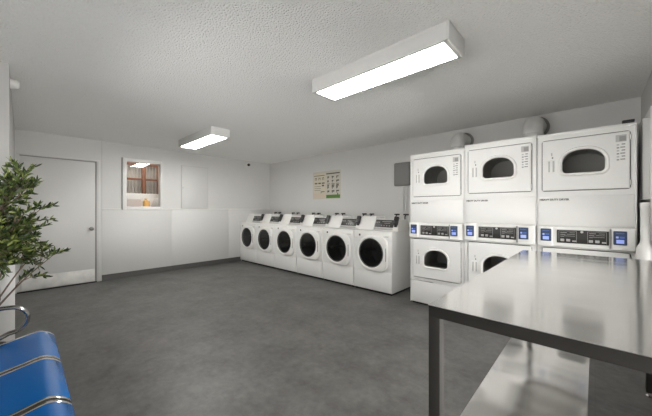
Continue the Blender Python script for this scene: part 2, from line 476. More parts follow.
# things on the counter behind the pane
cz = 1.275
def rb(name, lo, hi, m, lab, cat, r=.006):
    c = ((lo[0] + hi[0]) / 2, (lo[1] + hi[1]) / 2, lo[2])
    o = boxobj(name, (lo[0] - c[0], lo[1] - c[1], 0), (hi[0] - c[0], hi[1] - c[1], hi[2] - c[2]), m, None, r)
    o.location = c
    return tag(o, lab, cat)
b = MB(); b.box((-.15, -.07, 0), (.15, .07, .16), .008); b.box((-.16, -.08, .15), (.16, .08, .185), .006, mi=1)
o = b.build('storage_box', ['pink', 'paper']); o.location = (1.44, YL + .24, cz)
tag(o, 'pale pink storage box with white lid behind the window pane', 'box')
b = MB(); b.lathe([(.0, 0), (.042, 0), (.046, .01), (.046, .12), (.03, .145), (.022, .15), (.022, .175), (.0, .177)], 'z', (0, 0, 0), 20, caps=False)
o = b.build('amber_jar', 'amber'); o.location = (1.655, YL + .12, cz)
tag(o, 'amber jar behind the window pane, beside the pale box', 'jar')
b = MB(); b.box((-.035, -.03, 0), (.035, .03, .135), .005)
o = b.build('orange_carton', 'amber'); o.location = (1.72, YL + .26, cz)
tag(o, 'small orange carton behind the window pane, right of the amber jar', 'carton')
b = MB()
for k in range(4):
    b.box((-.004, -.06, 0), (.004, .06, .19), .001, xf=Matrix.Translation((k * .03, 0, .006)) @ Matrix.Rotation(.32, 4, 'Y'))
o = b.build('file_rack', ['paper']); o.location = (1.765, YL + .16, cz)
tag(o, 'leaning white files at the right side behind the window pane', 'files')
b = MB(); b.box((-.36, -.03, 0), (.36, .03, .28), .01)
o = b.build('paper_stack', 'paper'); o.location = (1.62, YL + .38, cz)
tag(o, 'long white box at the rear of the counter behind the window', 'box')

# dome camera high in the corner
t = thing('security_camera', 'small white dome camera with black lens high on the left wall', 'camera', (3.82, YL, 2.335))
b = MB(); b.lathe([(.0, -.001), (.05, -.001), (.05, -.02), (.042, -.028), (.0, -.028)], 'y', (0, 0, 0), 24, caps=False); b.build('camera_base', 'trim_white', t)
b = MB(); b.lathe([(.036, -.028), (.035, -.045), (.025, -.06), (.0, -.066)], 'y', (0.004, 0, -.004), 24, caps=False); b.build('lens_dome', 'black', t)
# round sensor on the partition
t = thing('wall_sensor', 'round white sensor near the ceiling on the left partition', 'sensor', (PX, 3.72, 2.345))
b = MB(); b.lathe([(.0, .0005), (.045, .0005), (.045, .018), (.0, .018)], 'x', (0, 0, 0), 24, caps=False); b.build('sensor_base', 'trim_white', t)
b = MB(); b.lathe([(.038, .018), (.038, .045), (.028, .058), (.0, .06)], 'x', (0, 0, 0), 24, caps=False); b.build('sensor_dome', 'trim_white', t)

# ------------------------------------------------------------------ ceiling lamps
def lamp(label):
    t = thing('ceiling_light', label, 'ceiling light', (0, 0, 0), 'fluorescent ceiling fixtures')
    hx, hy, zt, zb = .145, .60, 0.0, -.118
    b = MB()
    # housing: open at the bottom, walls 12 mm thick
    b.box((-hx, -hy, -.02), (hx, hy, -.001), .003)
    b.box((-hx, -hy, zb), (-hx + .012, hy, -.018), .003); b.box((hx - .012, -hy, zb), (hx, hy, -.018), .003)
    # lip around the lens
    for lo, hi in (((-hx, -hy), (-hx + .022, hy)), ((hx - .022, -hy), (hx, hy)), ((-hx, -hy), (hx, -hy + .026)), ((-hx, hy - .026), (hx, hy))):
        b.box((*lo, zb - .004), (*hi, zb + .001), .001)
    b.build('housing', 'lampbody', t)
    b = MB(); b.box((-hx, -hy - .014, zb - .003), (hx, -hy, -.001), .004); b.build('end_cap', 'lampbody', t)
    b = MB(); b.box((-hx, hy, zb - .003), (hx, hy + .014, -.001), .004); b.build('end_cap', 'lampbody', t)
    b = MB(); b.box((-hx + .013, -hy + .002, zb + .002), (hx - .013, hy - .002, zb + .012), .002)
    b.build('diffuser', 'diffuser', t)
    return t
L1 = lamp('long white fluorescent ceiling light nearest the dryers')
L1.location = (1.965, 1.275, CZ)
dup(L1, (1.985, 4.58, CZ), 'white fluorescent ceiling light farther off, near the hatch wall')

# ------------------------------------------------------------------ washing machines
def make_washer(label):
    t = thing('washing_machine', label, 'washing machine', (0, 0, 0), 'front-load washers along the back wall')
    hw = .341; D = .75; H = .92; dz = .592; dr = .215
    # cabinet
    b = MB()
    z0 = .035
    plate_hole(b, 0.0, (-hw + .006, .333, hw - .006, H - .012), circle(0, dz, .230), (0, dz))
    b.box((0, -hw, z0), (.004, hw, .333), 0)                    # backing of the lower panel
    prof = [(0.0, -hw + .012), (.012, -hw)]
    q = bmesh.new()
    b.box((.0, -hw, .36), (D, -hw + .004, H - .006)); b.box((.0, hw - .004, .36), (D, hw, H - .006))
    b.box((.0, -hw, z0), (D, -hw + .004, .36)); b.box((.0, hw - .004, z0), (D, hw, .36))
    b.box((D - .004, -hw, z0), (D, hw, H - .006))
    b.box((-.001, -hw - .0005, H - .022), (D, hw + .0005, H), .008, 3)   # top with rounded lip
    b.box((-.0008, hw - .010, z0), (.012, hw + .0002, H - .02), .004)    # rounded front corners
    b.box((-.0008, -hw - .0002, z0), (.012, -hw + .010, H - .02), .004)
    q.free()
    b.build('cabinet', 'enamel', t)
    b = MB(); b.box((.03, -hw + .02, .0), (D - .02, hw - .02, .05)); b.build('base', 'black', t)  # recessed plinth, coloured black to stand in for the toe shadow
    b = MB(); b.box((-.006, -hw + .006, z0 + .003), (.0, hw - .006, .320), .003); b.build('kick_panel', 'enamel', t)
    # fascia above the door
    b = MB(); b.box((-.008, -hw + .004, H - .115), (0, hw - .004, H - .024), .004); b.build('fascia', 'enamel2', t)
    # drum
    b = MB()
    prof = [(.230, 0.0), (.220, .01), (.215, .02), (.215, .30), (.18, .32), (.0, .325)]
    b.lathe(prof, 'x', (0, 0, dz), 40, caps=False)
    for k in range(3):
        a = 2 * PI * k / 3 + .5
        b.box((.05, -.02, .13), (.30, .02, .2), .01, xf=Matrix.Translation((0, 0, dz)) @ Matrix.Rotation(a, 4, 'X'))
    b.build('drum', 'drum', t)
    # door: round ring that widens to a straight edge at its right
    def outline(rad, ext, grow=0.0):
        pts = []
        n = 60
        for k in range(n):
            a = 2 * PI * k / n
            y, z = math.cos(a) * rad, math.sin(a) * rad
            if math.cos(a) < -.05:      # right side of the machine (negative y): flared to a rounded square
                s_ = min(1.0, (-.05 - math.cos(a)) / .35)
                p = 4.6
                c, s2 = abs(math.cos(a)), abs(math.sin(a))
                rr = 1 / ((c / ext) ** p + (s2 / (rad * 1.0)) ** p) ** (1 / p)
                rr = min(rr, ext * 1.16)
                rr = rad + (rr - rad) * s_
                y, z = math.cos(a) * rr, math.sin(a) * rr
            pts.append((y, z))
        return pts
    def ring3(pts, x, f=1.0): return [(x, p[0] * f, dz + p[1] * f) for p in pts]
    o1 = outline(.264, .282); 
    n = 60
    circ = lambda r, x: [(x, math.cos(2 * PI * k / n) * r, dz + math.sin(2 * PI * k / n) * r) for k in range(n)]
    b = MB()
    b.strip([ring3(o1, -.001), ring3(o1, -.030), ring3(o1, -.040, .98), ring3(o1, -.044, .95), circ(.240, -.050), circ(.226, -.046), circ(.216, -.030), circ(.214, -.005)], True)
    dd = b.build('door', 'enamel2', t)
    b = MB(); b.strip([circ(.218, -.034), circ(.214, -.038), circ(.205, -.036), circ(.203, -.028)], True); b.build('rim', 'rim_grey', dd)
    b = MB(); rings = [circ(r, x) for r, x in ((.208, -.030), (.185, -.034), (.14, -.037), (.09, -.039), (.04, -.040), (.015, -.040))]
    R = b.strip(rings, True); b.cap(R[-1]); b.build('door_glass', 'smoke', dd)
    b = MB(); b.box((-.052, -.272, dz - .10), (-.040, -.262, dz + .09), .004); b.build('handle', 'greyprint', dd)
    # console: meter case, control panel and card reader on a sloping top
    prof = [(.085, H), (.095, H + .02), (.18, H + .205), (.205, H + .213), (.43, H + .205), (.50, H)]
    b = MB(); b.prism(prof, 'y', .072, hw, bevel=.008); b.build('meter_case', 'enamel2', t)
    prof = [(.11, H), (.115, H + .045), (.168, H + .165), (.19, H + .172), (.42, H + .165), (.50, H)]
    b = MB(); b.prism(prof, 'y', -hw, .070, bevel=.005)
    cp = b.build('control_panel', 'enamel2', t)
    def slope(u, off):      # point on the front slope, u from 0 (bottom) to 1 (top)
        x0, z0_, x1, z1 = .115, H + .045, .168, H + .165
        nx, nz = -(z1 - z0_), (x1 - x0); L = math.hypot(nx, nz)
        return x0 + (x1 - x0) * u + nx / L * off, z0_ + (z1 - z0_) * u + nz / L * off
    def slab(b, y0, y1, u0, u1, o0, o1, mi=0, bevel=0.0):
        p = [slope(u0, o0), slope(u0, o1), slope(u1, o1), slope(u1, o0)]
        b.prism(p, 'y', y0, y1, mi, bevel)
    b = MB(); slab(b, -.262, .060, .02, .96, .0005, .006, 0, .002)
    dp = b.build('display', 'panelblk', cp)
    b = MB()
    for y in (-.01, .02, .045): slab(b, y - .010, y + .006, .55, .72, .006, .0072)
    slab(b, -.22, -.06, .70, .78, .006, .0072); slab(b, -.20, -.10, .5, .56, .006, .0072)
    for k in range(4): slab(b, -.07 - k * .045, -.052 - k * .045, .16, .28, .006, .009)
    b.build('buttons', 'greyprint', cp)
    b = MB(); b.box((.100, -.262, H + .014), (.112, .066, H + .040), .003); b.build('trim_strip', 'silver', cp)
    b = MB()
    slab(b, -.335, -.268, .30, 1.30, .0005, .045, 0, .008)
    slab(b, -.325, -.282, .1, .4, .0005, .025, 0, .006)
    cr = b.build('card_reader', 'black', t)
    b = MB(); slab(b, -.325, -.290, .60, .95, .0402, .042); b.build('card_screen', 'greyprint', cr)
    for c in t.children:
        if c.name.split('.')[0] in ('meter_case', 'control_panel', 'card_reader'): c.location.x = .05
    # water hoses rising behind
    for y in (.05, -.12):
        b = MB()
        b.tube([(.80, y, .55), (.80, y, 1.06), (.802, y, 1.12), (.815, y - .008, 1.148), (.838, y - .01, 1.155), (.859, y - .01, 1.155)], .010, 10)
        b.box((.812, y - .05, 1.142), (.848, y + .04, 1.166), .008)
        b.build('hose', 'rubber', t)
    # badge and stickers
    b = MB(); b.box((-.0095, .205, H - .085), (-.008, .235, H - .055), .0005); b.build('badge', 'black', t)
    b = MB(); b.box((-.0095, -.30, H - .088), (-.008, -.20, H - .062)); b.box((-.0105, -.29, H - .082), (-.0095, -.21, H - .079), mi=1); b.box((-.0105, -.29, H - .074), (-.0095, -.23, H - .071), mi=1)
    b.build('instruction_sticker', ['paper', 'greyprint'], t)
    return t
ww = .688
wx = 3.613
wlabels = ['white front-load washer tucked against the left wall, first of the row',
           'white front-load washer second from the left wall',
           'white front-load washer third from the left wall',
           'white front-load washer fourth from the left wall',
           'white front-load washer fifth from the left wall, under no poster',
           'white front-load washer at the row end beside the stacked dryers']
wlabels[4] = 'white front-load washer next to the last one of the row, fifth from the left wall'
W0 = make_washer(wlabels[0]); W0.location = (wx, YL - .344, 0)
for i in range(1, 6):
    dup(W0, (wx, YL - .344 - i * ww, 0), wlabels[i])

# ------------------------------------------------------------------ stacked dryers
def text_mesh(txt, size):
    c = bpy.data.curves.new('lettering', 'FONT'); c.body = txt; c.size = size; c.extrude = 0.0004; c.offset = 0.0012
    o = bpy.data.objects.new('lettering_source', c); COL.objects.link(o)
    bpy.context.view_layer.update()
    me = bpy.data.meshes.new_from_object(o.evaluated_get(bpy.context.evaluated_depsgraph_get()))
    bpy.data.objects.remove(o); bpy.data.curves.remove(c)
    return me

def make_dryer(label):
    t = thing('stacked_dryer', label, 'dryer', (0, 0, 0), 'stacked dryers')
    hw = .3425; D = .74; H = 1.99
    def arch(s=1.0, cz=0.0, grow=0.0):
        return rrect(0, cz, .292 + grow * 2, .212 + grow * 2, .034 + grow, 10, rt=(.135 + grow, .112 + grow))
    UC, LC = 1.695, .625
    b = MB()
    plate_hole(b, 0, (-hw, 1.378, hw, H - .012), arch(1, UC, .006), (0, UC))
    plate_hole(b, 0, (-hw, .322, hw, .875), arch(1, LC, .006), (0, LC))
    b.box((.004, -hw, .875), (.010, hw, 1.378))
    b.box((0, -hw, .02), (D, -hw + .004, H - .01)); b.box((0, hw - .004, .02), (D, hw, H - .01))
    b.box((D - .004, -hw, .02), (D, hw, H - .01))
    b.box((-.003, -hw - .0005, H - .028), (D, hw + .0005, H), .006)
    b.box((-.002, hw - .012, .03), (.012, hw + .0003, H - .03), .004)
    b.box((-.002, -hw - .0003, .03), (.012, -hw + .012, H - .03), .004)
    b.build('cabinet', 'enamel', t)
    b = MB(); b.box((.03, -hw + .02, 0), (D - .02, hw - .02, .04)); b.build('base', 'black', t)
    b = MB(); b.box((-.003, -hw + .013, 1.090), (.003, hw - .013, 1.372), .002); b.build('upper_panel', 'enamel', t)
    b = MB(); b.box((-.003, -hw + .013, .03), (.003, hw - .013, .314), .002); b.build('lower_panel', 'enamel', t)
    me = text_mesh('HEAVY DUTY DRYER', .024)
    me.materials.append(M['ink'])
    o = bpy.data.objects.new('lettering', me); COL.objects.link(o); o.parent = t
    o.matrix_local = Matrix.Translation((-.0036, hw - .02, 1.332)) @ Matrix(((0, 0, -1, 0), (-1, 0, 0, 0), (0, 1, 0, 0), (0, 0, 0, 1)))
    # the doors
    for zc, zb, zt in ((UC, 1.428, 1.918), (LC, .366, .866)):
        cz = (zb + zt) / 2; hh = (zt - zb) / 2
        outer = rrect(0.0, cz, .60, hh * 2, .018, 4)
        # groove around the door
        b = MB()
        b.box((-.0012, -.306, zb - .006), (-.0002, .306, zt + .006))
        bm2 = b.bm
        dgroove = None
        b.bm.free(); b.bm = bmesh.new()
        def loopring(pts, x): return [(x, p[0], p[1]) for p in pts]
        g0 = rrect(0, cz, .614, hh * 2 + .014, .024, 4); g1 = rrect(0, cz, .56, hh * 2 - .04, .014, 4)
        b.strip([loopring(g0, -.0022), loopring(g1, -.0022)], True)
        groove = b
        # door panel with arched opening
        b = MB()
        plate_hole(b, -.016, (-.294, zb + .006, .294, zt - .006), arch(1, zc, .030), (0, zc))
        o_in = [(-.016, y, z) for y, z in ((-.294, zb + .006), (.294, zb + .006), (.294, zt - .006), (-.294, zt - .006))]
        o_mid = [(-.013, y, z) for y, z in ((-.299, zb + .001), (.299, zb + .001), (.299, zt - .001), (-.299, zt - .001))]
        o_out = [(-.0005, y, z) for y, z in ((-.300, zb), (.300, zb), (.300, zt), (-.300, zt))]
        b.strip([o_in, o_mid, o_out], True)
        dd = b.build('door', 'enamel', t)
        groove.build('door_gap', 'seam', dd)
        # window ring
        b = MB()
        A = lambda g, x: [(x, p[0], p[1]) for p in arch(1, zc, g)]
        b.strip([A(.031, -.0155), A(.029, -.022), A(.022, -.028), A(.012, -.027), A(.003, -.020), A(0, -.010), A(0, .004)], True)
        b.build('window_ring', 'enamel2', dd)
        b = MB(); pts = A(.001, -.012); b.poly(pts); b.build('door_glass', 'smoke2', dd)
        # handle with two upright slots, and its latch mark
        b = MB()
        b.box((-.0195, .205, zc - .095), (-.0155, .262, zc + .03), .006)
        hd = b.build('handle', 'enamel2', dd)
        b = MB()
        b.box((-.0205, .240, zc - .085), (-.0190, .253, zc + .020), .003, mi=0); b.box((-.0205, .205, zc - .085), (-.0190, .220, zc + .020), .003, mi=0)
        b.box((-.0175, .214, zc + .045), (-.0158, .226, zc + .058), .001, mi=1); b.box((-.0172, .222, zc + .07), (-.0158, .232, zc + .10), .001, mi=0)
        b.build('handle_slot', ['label_grey', 'ink'], dd)
        # printed label at the door's right
        b = MB()
        if zc == UC:
            b.box((-.0172, -.280, 1.832), (-.0158, -.214, 1.892), mi=0)
            b.box((-.0176, -.276, 1.838), (-.0170, -.236, 1.880), mi=1)
            for r_ in range(6):
                z = 1.805 - r_ * .026
                b.box((-.0172, -.272, z), (-.0158, -.250 + .008 * (r_ % 2), z + .010), mi=1)
                b.box((-.0172, -.236, z - .004), (-.0158, -.220, z + .008), mi=1 if r_ % 2 else 0)
            b.build('instruction_label', ['label_grey', 'greyprint'], dd)
        else: b.bm.free()
        b = MB()
        for z in (zb + .05, zt - .05): b.tube([(-.008, -.305, z - .022), (-.008, -.305, z + .022)], .006, 8)
        b.build('hinge', 'silver', dd)
        # drum behind the glass
        b = MB()
        b.strip([[(.002, p[0], p[1]) for p in arch(1, zc, .004)], [(.05, p[0] * 1.25, zc + (p[1] - zc) * 1.25) for p in arch(1, zc, .004)], [(.5, p[0] * 1.25, zc + (p[1] - zc) * 1.25) for p in arch(1, zc, .004)]], True)
        b.poly([(.5, p[0] * 1.25, zc + (p[1] - zc) * 1.25) for p in arch(1, zc, .004)])
        b.build('drum', 'dark_in', t)
    # control panel
    b = MB()
    b.prism([(.004, .884), (-.026, .888), (-.030, .898), (-.024, 1.070), (-.018, 1.080), (.004, 1.082)], 'y', -hw + .004, hw - .004, bevel=.003)
    cp = b.build('control_panel', 'enamel2', t)
    X = -.0285
    b = MB(); b.box((X - .006, -.172, .926), (X + .004, .186, 1.050), .003); b.build('display', 'panelblk', cp)
    for y0, y1 in ((.042, .172), (-.158, -.032)):
        b = MB()
        for a in (((y0, .936), (y0 + .003, 1.042)), ((y1 - .003, .936), (y1, 1.042)), ((y0, 1.039), (y1, 1.042))):
            b.box((X - .0075, a[0][0], a[0][1]), (X - .006, a[1][0], a[1][1]))
        for r_ in range(3):
            b.box((X - .007, y0 + .012, 1.024 - r_ * .016), (X - .006, y0 + .05 + .02 * r_, 1.028 - r_ * .016))
            b.box((X - .007, y0 + .07 + .01 * r_, 1.022 - r_ * .018), (X - .006, y1 - .012, 1.028 - r_ * .018))
        b.build('legend', 'greyprint', cp)
    b = MB(); b.lathe([(.011, -.006), (.011, -.010), (.0, -.011)], 'x', (X, .006, 1.036), 16, caps=False); b.build('key_lock', 'silver', cp)
    first = None
    for y0 in (.040, -.160):
        for k in range(3):
            yc = y0 + .105 - k * .043
            hh_ = .024 if k < 2 else .012
            b = MB(); b.box((X - .010, yc - .014, .942), (X - .006, yc + .014, .942 + hh_), .002); b.build('button', 'silver', cp)
    b = MB(); b.box((X - .02, -.188, .900), (X + .004, -.176, 1.072), .003); b.build('coin_strip', 'greyprint', cp)
    # a card reader at either end
    for yc, ye in ((.268, .334), (-.240, -.334)):
        b = MB(); b.box((-.052, min(yc - .052, ye), .890), (-.018, max(yc + .052, ye), 1.080), .010, 3)
        cr = b.build('card_reader', 'enamel2', t)
        b = MB(); b.box((-.062, yc - .042, .938), (-.048, yc + .042, 1.058), .010, 3); b.build('reader_face', 'navy', cr)
        b = MB(); b.box((-.0632, yc - .024, .952), (-.0615, yc + .024, .984), .0005)
        b.box((-.0632, yc + .010, .996), (-.0615, yc + .026, 1.012), .0005)
        b.build('reader_screen', 'screen2', cr)
        b = MB(); b.box((-.0632, yc - .026, .996), (-.0615, yc + .004, 1.012), .0005); b.box((-.0632, yc - .026, 1.036), (-.0615, yc + .026, 1.041), .0005)
        b.build('reader_banner', 'screen', cr)
    return t
dw = .6893; dx = 3.572
D0 = make_dryer('stacked white dryer nearest the washers, left of the three'); D0.location = (dx, 1.806 - dw / 2, 0)
D0.scale = (1, 1, .989)
dup(D0, (dx - .01, 1.806 - dw * 1.5, 0), 'stacked white dryer in the middle of the three', (1, 1, 1.002))
dup(D0, (dx, 1.806 - dw * 2.5, 0), 'stacked white dryer beside the right wall, largest in view', (1, 1, 1.0))

b = MB(); b.box((-.03, -.045, 0), (.012, .03, .022), .004)
o = b.build('cable_clip', 'rubber'); o.location = (3.578, -.20, 1.9905)
tag(o, 'small black clip on the top right corner of the right dryer', 'clip')

# exhaust ducts from the dryer tops into the wall
def duct(y, r, ztop, zb, label):
    t = thing('exhaust_duct', label, 'duct', (4.17, y, zb), 'dryer exhaust ducts')
    xe = XB - 4.17
    R = .115; zc = ztop - r - zb
    pts = [(0, 0, 0.001), (0, 0, zc - R)]
    for k in range(1, 9):
        a = PI / 2 * k / 8
        pts.append((R - R * math.cos(a), 0, zc - R + R * math.sin(a)))
    pts.append((xe - .012, 0, zc))
    fine = []
    for p, q in zip(pts, pts[1:]):
        p, q = Vector(p), Vector(q); n_ = max(1, int((q - p).length / .008))
        fine += [p.lerp(q, k / n_) for k in range(n_)]
    fine.append(Vector(pts[-1]))
    b = MB(); b.tube(fine, [r - .006 + .006 * abs(math.sin(k * .55)) for k in range(len(fine))], 28)
    for p in ((0, 0, max(.02, zc - R - .03)),): b.lathe([(r, -.008), (r + .005, -.004), (r + .005, .004), (r, .008)], 'z', p, 28, caps=False)
    b.build('elbow_pipe', 'galv', t)
    b = MB(); b.lathe([(r + .002, xe - .03), (r + .03, xe - .025), (r + .03, xe - .001), (r, xe - .001)], 'x', (0, 0, zc), 28, caps=False)
    b.build('wall_collar', 'box_grey', t)
    return t
duct(1.400, .095, 2.335, 1.9685, 'round exhaust duct above the left stacked dryer')
duct(.540, .104, 2.378, 1.9945, 'round exhaust duct above the middle stacked dryer, the larger one')

# ------------------------------------------------------------------ things on the grey wall
t = thing('electrical_panel', 'grey rounded metal panel on the wall left of the dryers', 'panel', (XB, 2.40, 1.84))
b = MB(); b.box((-.07, -.16, -.20), (-.0005, .14, .20), .028, 4); b.build('panel_case', 'box_grey', t)
b = MB(); b.box((-.078, -.135, -.175), (-.07, .115, .175), .003); b.build('panel_cover', 'box_grey', t)
b = MB(); b.tube([(-.022, -.02, -.2), (-.022, -.02, -.63)], .016, 12); b.tube([(-.022, -.07, -.2), (-.022, -.07, -.63)], .011, 12); b.build('conduit', 'wall_grey', t)

# poster
def poster():
    k = lambda x: (x - 326) / 286.28
    y0, y1, z0, z1 = 3.79, 4.60, 1.462, 2.06
    b = MB(); X0 = XB - .0005; b.box((X0 - .003, y0, z0), (X0, y1, z1), 0, mi=0)
    def q(u0, v0, u1, v1, mi, lift=.0006):     # u from the left edge, v from the top, 0..1
        b.box((X0 - .003 - lift, y1 - u1 * (y1 - y0), z1 - v1 * (z1 - z0)), (X0 - .003, y1 - u0 * (y1 - y0), z1 - v0 * (z1 - z0)), 0, mi=mi)
    q(.02, .06, .47, .97, 1, .0003); q(.02, .78, .46, .97, 2, .0005)
    q(.50, .085, .97, .125, 4); q(.04, .135, .44, .155, 4)
    q(.50, .855, .98, .975, 3)
    q(.88, .80, .92, .87, 3)
    rnd = random.Random(3)
    for r_, v in enumerate((.22, .36)):
        for c in range(3):
            u = .08 + c * .135
            if r_ == 0:
                q(u, v, u + .015, v + .09, 4); q(u, v, u + .07, v + .02, 4); q(u + .055, v, u + .07, v + .09, 4)
            else: q(u - .01, v + .04, u + .09, v + .085, 4)
    q(.34, .48, .42, .54, 4)
    for v in (.53, .60, .67): q(.06, v, .30, v + .012, 4)
    q(.30, .72, .44, .75, 4); q(.30, .72, .32, .79, 4)
    for r_, v in enumerate((.20, .34, .46, .50, .56, .70)):
        for c in range(3):
            u = .54 + c * .155
            s_ = .05 + .05 * rnd.random()
            if r_ in (2,): q(u - .01, v, u + .10, v + .02, 4)
            else:
                q(u, v, u + s_, v + .03 + .03 * rnd.random(), 4); q(u + .01, v + .03, u + .03, v + .09, 4)
    o = b.build('poster', ['poster', 'cream', 'peach', 'green', 'ink'], None, smooth=False)
    return o
tag(poster(), 'laundry instruction poster with rows of icons and a green banner', 'poster')

# things in the gap by the right wall
t = thing('conduit_box', 'tall narrow grey metal box on the right wall beyond the dryers', 'box', (3.62, YR + .001, 1.33))
boxobj('box_body', (0, 0, 0), (.30, .056, .69), 'box_light', t, r=.004)
boxobj('box_lid', (-.006, .004, .02), (0, .050, .67), 'box_light', t, r=.002)
b = MB()
b.lathe([(.0, 1.305), (.026, 1.303), (.030, 1.295), (.030, 1.262), (.027, 1.255), (.026, .99), (.032, .965), (.048, .935), (.052, .90), (.052, .0005), (.0, .0005)], 'z', (0, 0, 0), 28, caps=False)
o = b.build('stand_pipe', 'pvc'); o.location = (3.47, -.296, 0)
tag(o, 'white capped stand pipe in the corner by the right wall', 'pipe')
b = MB()
b.box((3.56, YR + .0005, 0), (4.11, YR + .018, 2.10), .004)
struct(b.build('trim_6', 'trim_white'))

# ------------------------------------------------------------------ folding table
tz = .90
tx0, tx1, ty0, ty1 = 1.02, 2.925, -.318, .446
t = thing('folding_table', 'long stainless steel folding table with dark frame, in the right foreground', 'table', (tx0, ty0, 0))
LX, LY = tx1 - tx0, ty1 - ty0
b = MB(); b.box((0, 0, tz - .002), (LX, LY, tz)); b.build('tabletop', 'top_steel', t)
b = MB()
a = .042; zt = tz - .0025; zb = zt - .040
b.box((.001, .001, zb), (.001 + a, LY - .001, zt), .003); b.box((LX - a - .001, .001, zb), (LX - .001, LY - .001, zt), .003)
b.box((.043, .001, zb), (LX - .043, .001 + a, zt), .003); b.box((.043, LY - a - .001, zb), (LX - .043, LY - .001, zt), .003)
b.build('apron', 'frame_dark', t)
for x, y in ((.001, LY - .001 - a), (.001, .001), (LX - a - .04, .028), (LX - a - .001, LY - .001 - a)):
    b = MB(); b.box((x, y, .03), (x + a, y + a, zb + .002), .003)
    lg = b.build('leg', 'frame_dark', t)
    b = MB(); b.lathe([(.0, .0), (.022, .0), (.023, .006), (.012, .012), (.011, .026), (.019, .03), (.019, .034), (.0, .034)], 'z', (x + a / 2, y + a / 2, .0), 16, caps=False)
    b.build('foot', 'chrome', lg)
# shelf: a shallow folded sheet under the left half of the top
sy0, sy1 = .025 - ty0, .438 - ty0
zs = .33
b = MB()
b.box((.045, sy0, zs - .003), (LX - .01, sy1, zs), .001)
b.box((.045, sy0, zs - .03), (LX - .01, sy0 + .003, zs - .001), .001); b.box((.045, sy1 - .003, zs - .03), (LX - .01, sy1, zs - .001), .001)
b.build('undershelf', 'shelf_steel', t)
b = MB()
for x in (.045, LX - .085): b.box((x, .02, zs - .035), (x + .03, LY - .02, zs - .0035), .003)
b.build('shelf_rail', 'frame_dark', t)

# ------------------------------------------------------------------ blue bench
t = thing('waiting_bench', 'blue glossy seat bench with chrome trim, lower left foreground', 'bench', (0, 0, 0))
def seat_profile(off=0.0):
    """(x, z) centre line from the front lip to the top of the back"""
    P = [(.158, .356), (.157, .374), (.150, .390), (.135, .405), (.115, .418), (.098, .427), (.084, .431), (.070, .432), (.045, .428), (0, .418), (-.08, .402), (-.16, .390), (-.24, .384),
         (-.30, .390), (-.335, .410), (-.36, .45), (-.385, .52), (-.42, .66), (-.455, .80), (-.465, .82)]
    return P
def shell(prof, y0, y1, th):
    """sheet of thickness th below the centre line; ends slightly rounded"""
    b = MB(); n = len(prof); top = []; bot = []
    for i, (x, z) in enumerate(prof):
        p0 = prof[max(0, i - 1)]; p1 = prof[min(n - 1, i + 1)]
        tx, tz_ = p1[0] - p0[0], p1[1] - p0[1]; L = math.hypot(tx, tz_)
        nx, nz = tz_ / L, -tx / L
        if i > n * .62 and False: pass
        top.append((x, z)); bot.append((x - nx * th, z - nz * th))
    rings = []
    for y in (y0, y0 + .004, y1 - .004, y1):
        rings.append((y, top, bot))
    R = []
    for y, tp, bt in rings:
        e = .003 if y in (y0, y1) else 0
        R.append([(x, y, z - e) for x, z in tp] + [(x, y, z) for x, z in reversed(bt)])
    Q = b.strip(R, True)
    b.cap(Q[0][::-1]); b.cap(Q[-1])
    return b
sp = seat_profile()
pitch = .51; sw = .452
starts = [2.245, 2.245 - pitch, 2.245 - 2 * pitch]
s0 = None
for y0 in starts:
    s = shell(sp, y0, y0 + sw, .022).build('seat', 'blue', t)
    # chrome edging under both sides
    for ya, yb in ((y0 - .016, y0 - .0005),):
        e = shell([(x, z + .003) for x, z in sp], ya, yb, .030).build('edge_trim', 'chrome', s)
    e = shell([(x, z + .003) for x, z in sp], y0 + sw + .0005, y0 + sw + .018, .030).build('edge_trim', 'chrome', s)
b = MB(); b.box((-.16, starts[-1] - .05, .285), (-.08, starts[0] + sw + .05, .345), .008); b.build('beam', 'frame_dark', t)
for y in (starts[-1] + .2, starts[0] + .2):
    b = MB(); b.box((-.15, y - .025, .03), (-.09, y + .025, .285), .006); b.box((-.40, y - .03, 0), (.12, y + .03, .035), .012); b.build('leg', 'frame_dark', t)
for y in starts:
    b = MB()
    for yy_ in (y + .08, y + sw - .10): b.box((-.26, yy_, .345), (-.02, yy_ + .03, .378), .004)
    b.build('bracket', 'frame_dark', t)
# chrome loop armrest at the far end and one at the near end
def armrest(y):
    pts = [(-.40, .60), (-.28, .612), (-.16, .617), (-.09, .615)]
    cx, cz_, rx, rz = -.055, .53, .085, .083
    for k in range(0, 11):
        a = math.radians(90 - 18 * k); pts.append((cx + rx * math.cos(a), cz_ + rz * math.sin(a)))
    pts += [(-.10, .425), (-.16, .395), (-.20, .37), (-.20, .345)]
    b = MB()
    n = len(pts); rings = []
    for i, (x, z) in enumerate(pts):
        p0 = pts[max(0, i - 1)]; p1 = pts[min(n - 1, i + 1)]
        tx, tz_ = p1[0] - p0[0], p1[1] - p0[1]; L = math.hypot(tx, tz_); nx, nz = -tz_ / L, tx / L
        ring = []
        for k in range(12):
            a = 2 * PI * k / 12
            ring.append((x + nx * .013 * math.sin(a), y + .027 * math.cos(a), z + nz * .013 * math.sin(a)))
        rings.append(ring)
    Q = b.strip(rings, True); b.cap(Q[0][::-1]); b.cap(Q[-1])
    return b.build('armrest', 'armsteel', t)
armrest(starts[0] + sw + .055)
armrest(starts[-1] - .055)

